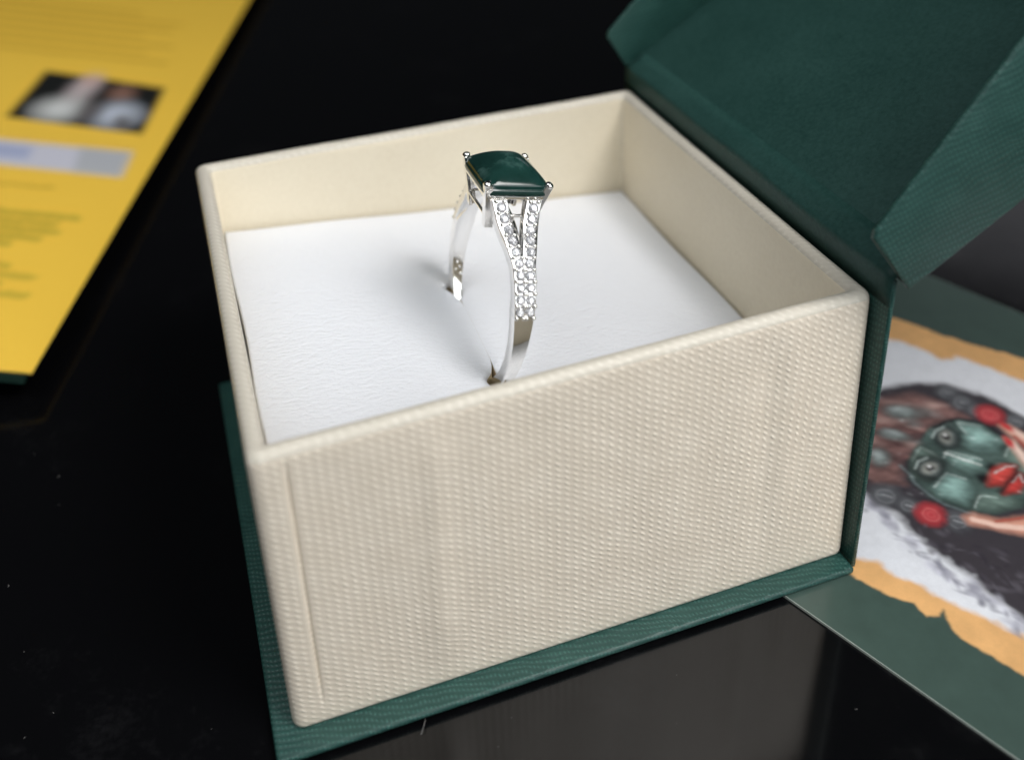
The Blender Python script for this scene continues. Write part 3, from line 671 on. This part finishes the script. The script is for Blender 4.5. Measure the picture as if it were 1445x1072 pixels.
# ================================================================== YELLOW LEAFLET
LO = np.array([-21.78, 51.72, 2.5]); LX = N([0.9418, -0.2968, -0.1580]); LY = N([0.3006, 0.95375, 0.0]); LX = N(LX - LY*(LX@LY)); LN = np.cross(LX, LY)
leaf = tag(empty('yellow_leaflet', (LO[0], LO[1], ZT)), 'yellow leaflet with a small photo, a pale strip and faint text, left of the box', 'leaflet')
off = np.array([LO[0], LO[1], ZT])
def lpt(u, v, h=0.0):
    bend = 0.10*np.sin(v*0.05)
    return (LO-off)[None, None, :] + u[..., None]*LX + v[..., None]*LY + (h+bend)[..., None]*LN
P = Paint(np.arange(-75, 0.01, 0.5), np.arange(0.0, 215, 0.5), (250, 205, 76))
P.noise(0.03, 0.05, 41)
ph = [(-27.6, 62.5), (-28.2, 82.9), (-5.7, 80.6), (-4.6, 61.0)]
P.poly(ph, (26, 28, 27), 0.6)
for c, rx, ry, col, an in (((-19.4, 76.5), 2.2, 5.6, (206, 192, 192), -.05), ((-19.2, 80.4), 1.7, 2.0, (214, 180, 172), 0), ((-20.5, 67.5), 3.6, 4.2, (226, 228, 226), 0), ((-12.4, 76.6), 2.1, 2.8, (150, 112, 96), 0), ((-10.6, 67.6), 3.4, 4.4, (214, 222, 236), 0), ((-9.0, 65.0), 1.4, 2.6, (90, 86, 84), .3), ((-15.3, 68), 1.6, 4.2, (96, 90, 90), 0)):
    P.ell(c, rx, ry, col, an, .7, .9)
P.poly([(-26.5, 60.8), (-29, 60.8), (-29, 62.6), (-4.6, 61.2), (-4.6, 59.6)], (250, 205, 76), .3)
P.poly([(-60, 54.8), (-4.4, 54.5), (-3.7, 46.3), (-60, 47.0)], (206, 206, 218), .8)
P.poly([(-60, 53.2), (-19.5, 53.0), (-19, 49.0), (-60, 49.0)], (150, 164, 204), .8, alpha=.7)
P.poly([(-12.5, 54.4), (-4.4, 54.4), (-3.8, 46.5), (-11, 46.6)], (172, 176, 178), .8, alpha=.7)
for k in range(5):                                                  # paragraphs too small to read
    P.line([(-60, 33.2-k*2.0), (-6.0-[0, 2.5, 1.6, 3.4, 7][k], 33.2-k*2.0)], .95, (164, 150, 44), .6, .35, 50+k)
for k in range(4):
    P.line([(-60, 20.2-k*2.0), (-9.5+[-1.5, 2.6, -1, 3.2][k], 20.2-k*2.0)], .9, (176, 156, 48), .55, .35, 60+k)
P.line([(-60, 40.8), (-12.5, 41.0)], .6, (196, 156, 40), .6, .3, 70)
for k in range(7):
    P.line([(-60, 92+k*4.2), (-9-[0, 5, 1, 8, 3, 2, 12][k], 92+k*4.2)], 1.1, (204, 158, 44), .55, .5, 80+k)
tag(printed_sheet('printed_page', P, lambda u, v: lpt(u, v, np.zeros_like(u)), M_LEAFPRINT, leaf), 'yellow printed page')
# page thickness and the dark green back page that peeps out below, slightly curled
def strip_sheet(name, us, vs_, h0, curl, th, mat, label):
    U, Vv = np.meshgrid(us, vs_); hh = h0 + curl*np.exp(-np.maximum(Vv-vs_[0], 0)/3.0)
    a = lpt(U, Vv, hh).reshape(-1, 3); b = lpt(U, Vv, hh-th).reshape(-1, 3); ny, nx = U.shape; n = nx*ny
    fs = []
    for j in range(ny-1):
        for i in range(nx-1):
            q = (j*nx+i, j*nx+i+1, (j+1)*nx+i+1, (j+1)*nx+i); fs.append(q); fs.append(tuple(n+k for k in q[::-1]))
    bd = [i for i in range(nx)] + [j*nx+nx-1 for j in range(1, ny)] + [(ny-1)*nx+i for i in range(nx-2, -1, -1)] + [j*nx for j in range(ny-2, 0, -1)]
    for i in range(len(bd)):
        p, q = bd[i], bd[(i+1) % len(bd)]; fs.append((p, q, n+q, n+p))
    return tag(mesh(name, np.concatenate([a, b]), fs, mat, leaf, sharp=40), label)
strip_sheet('page_stock', np.linspace(-75, -0.02, 20), np.linspace(0.02, 214, 60), -0.03, 0, 0.22, M_YEDGE, 'cut edge of the yellow page')
strip_sheet('back_page', np.linspace(-75, -0.9, 24), np.r_[np.linspace(-0.45, 8, 14), np.linspace(10, 213, 20)], -0.45, -0.12, 0.30, M_BACK, 'dark green back page below the yellow one')
strip_sheet('back_page', np.linspace(-75, -0.7, 24), np.r_[np.linspace(-0.75, 8, 14), np.linspace(10, 213, 20)], -0.80, -0.14, 0.10, M_BACK, 'lowest dark page')

# ================================================================== DUST AND A FIBRE
def onz(px, py, z):
    d = rt*((px-(722.5-45.8))/F_PX) + dn*((py-(536-373.1))/F_PX) + fw; return CAM + d*(z-CAM[2])/d[2]
dv, df = [], []
specks = [(955, 952, .08, 1.4), (722, 1012, .06, 1.8), (1208, 1000, .09, 3.0), (1088, 955, .05, 1.2), (703, 1053, .07, 1.5), (955, 1020, .06, 2), (83, 672, .16, 2.2), (12, 826, .16, 2.6), (34, 919, .12, 1.5), (122, 838, .06, 1), (75, 1005, .10, 2.2), (35, 1040, .12, 1.6), (298, 1028, .08, 1.3), (83, 712, .10, 2), (48, 640, .12, 2)]
for k in range(160): specks.append((rng.uniform(0, 1445), rng.uniform(560, 1072), rng.uniform(.008, .03), rng.uniform(1, 3)))
for px, py, r, st in specks:
    p = onz(px, py, ZT); a = random.random()*3
    if -2.2 < p[0] < 53 and p[1] > -2: continue
    bm = bmesh.new(); bmesh.ops.create_icosphere(bm, subdivisions=1, radius=1); b0 = len(dv)
    for v in bm.verts:
        v.co *= random.uniform(.6, 1.2); x, y = v.co.x*st, v.co.y
        dv.append(((x*math.cos(a)-y*math.sin(a))*r*.5+p[0], (x*math.sin(a)+y*math.cos(a))*r*.5+p[1], ZT+(v.co.z*.2+.18)*r*.5))
    for f in bm.faces: df.append(tuple(b0+v.index for v in f.verts))
    bm.free()
tag(mesh('dust', dv, df, M_DUST, None), 'fine pale dust scattered over the black table', 'dust', kind='stuff')
cu = []
for i in range(14):
    t = i/13; p = onz(600 - 6*t + 3*math.sin(t*3), 1014 + 22*t, ZT); cu.append((p[0], p[1], ZT+0.05+0.5*math.sin(math.pi*t)))
path = [(np.array(c), (1, 0, 0), (0, 0.3, 1)) for c in cu]
fb = sweep('fibre', path, lambda i: [(0.035*math.cos(q), 0.035*math.sin(q)) for q in np.linspace(0, 5.2, 6)], M_DUST, None)
tag(fb, 'short pale fibre on the table in front of the green base edge', 'fibre')
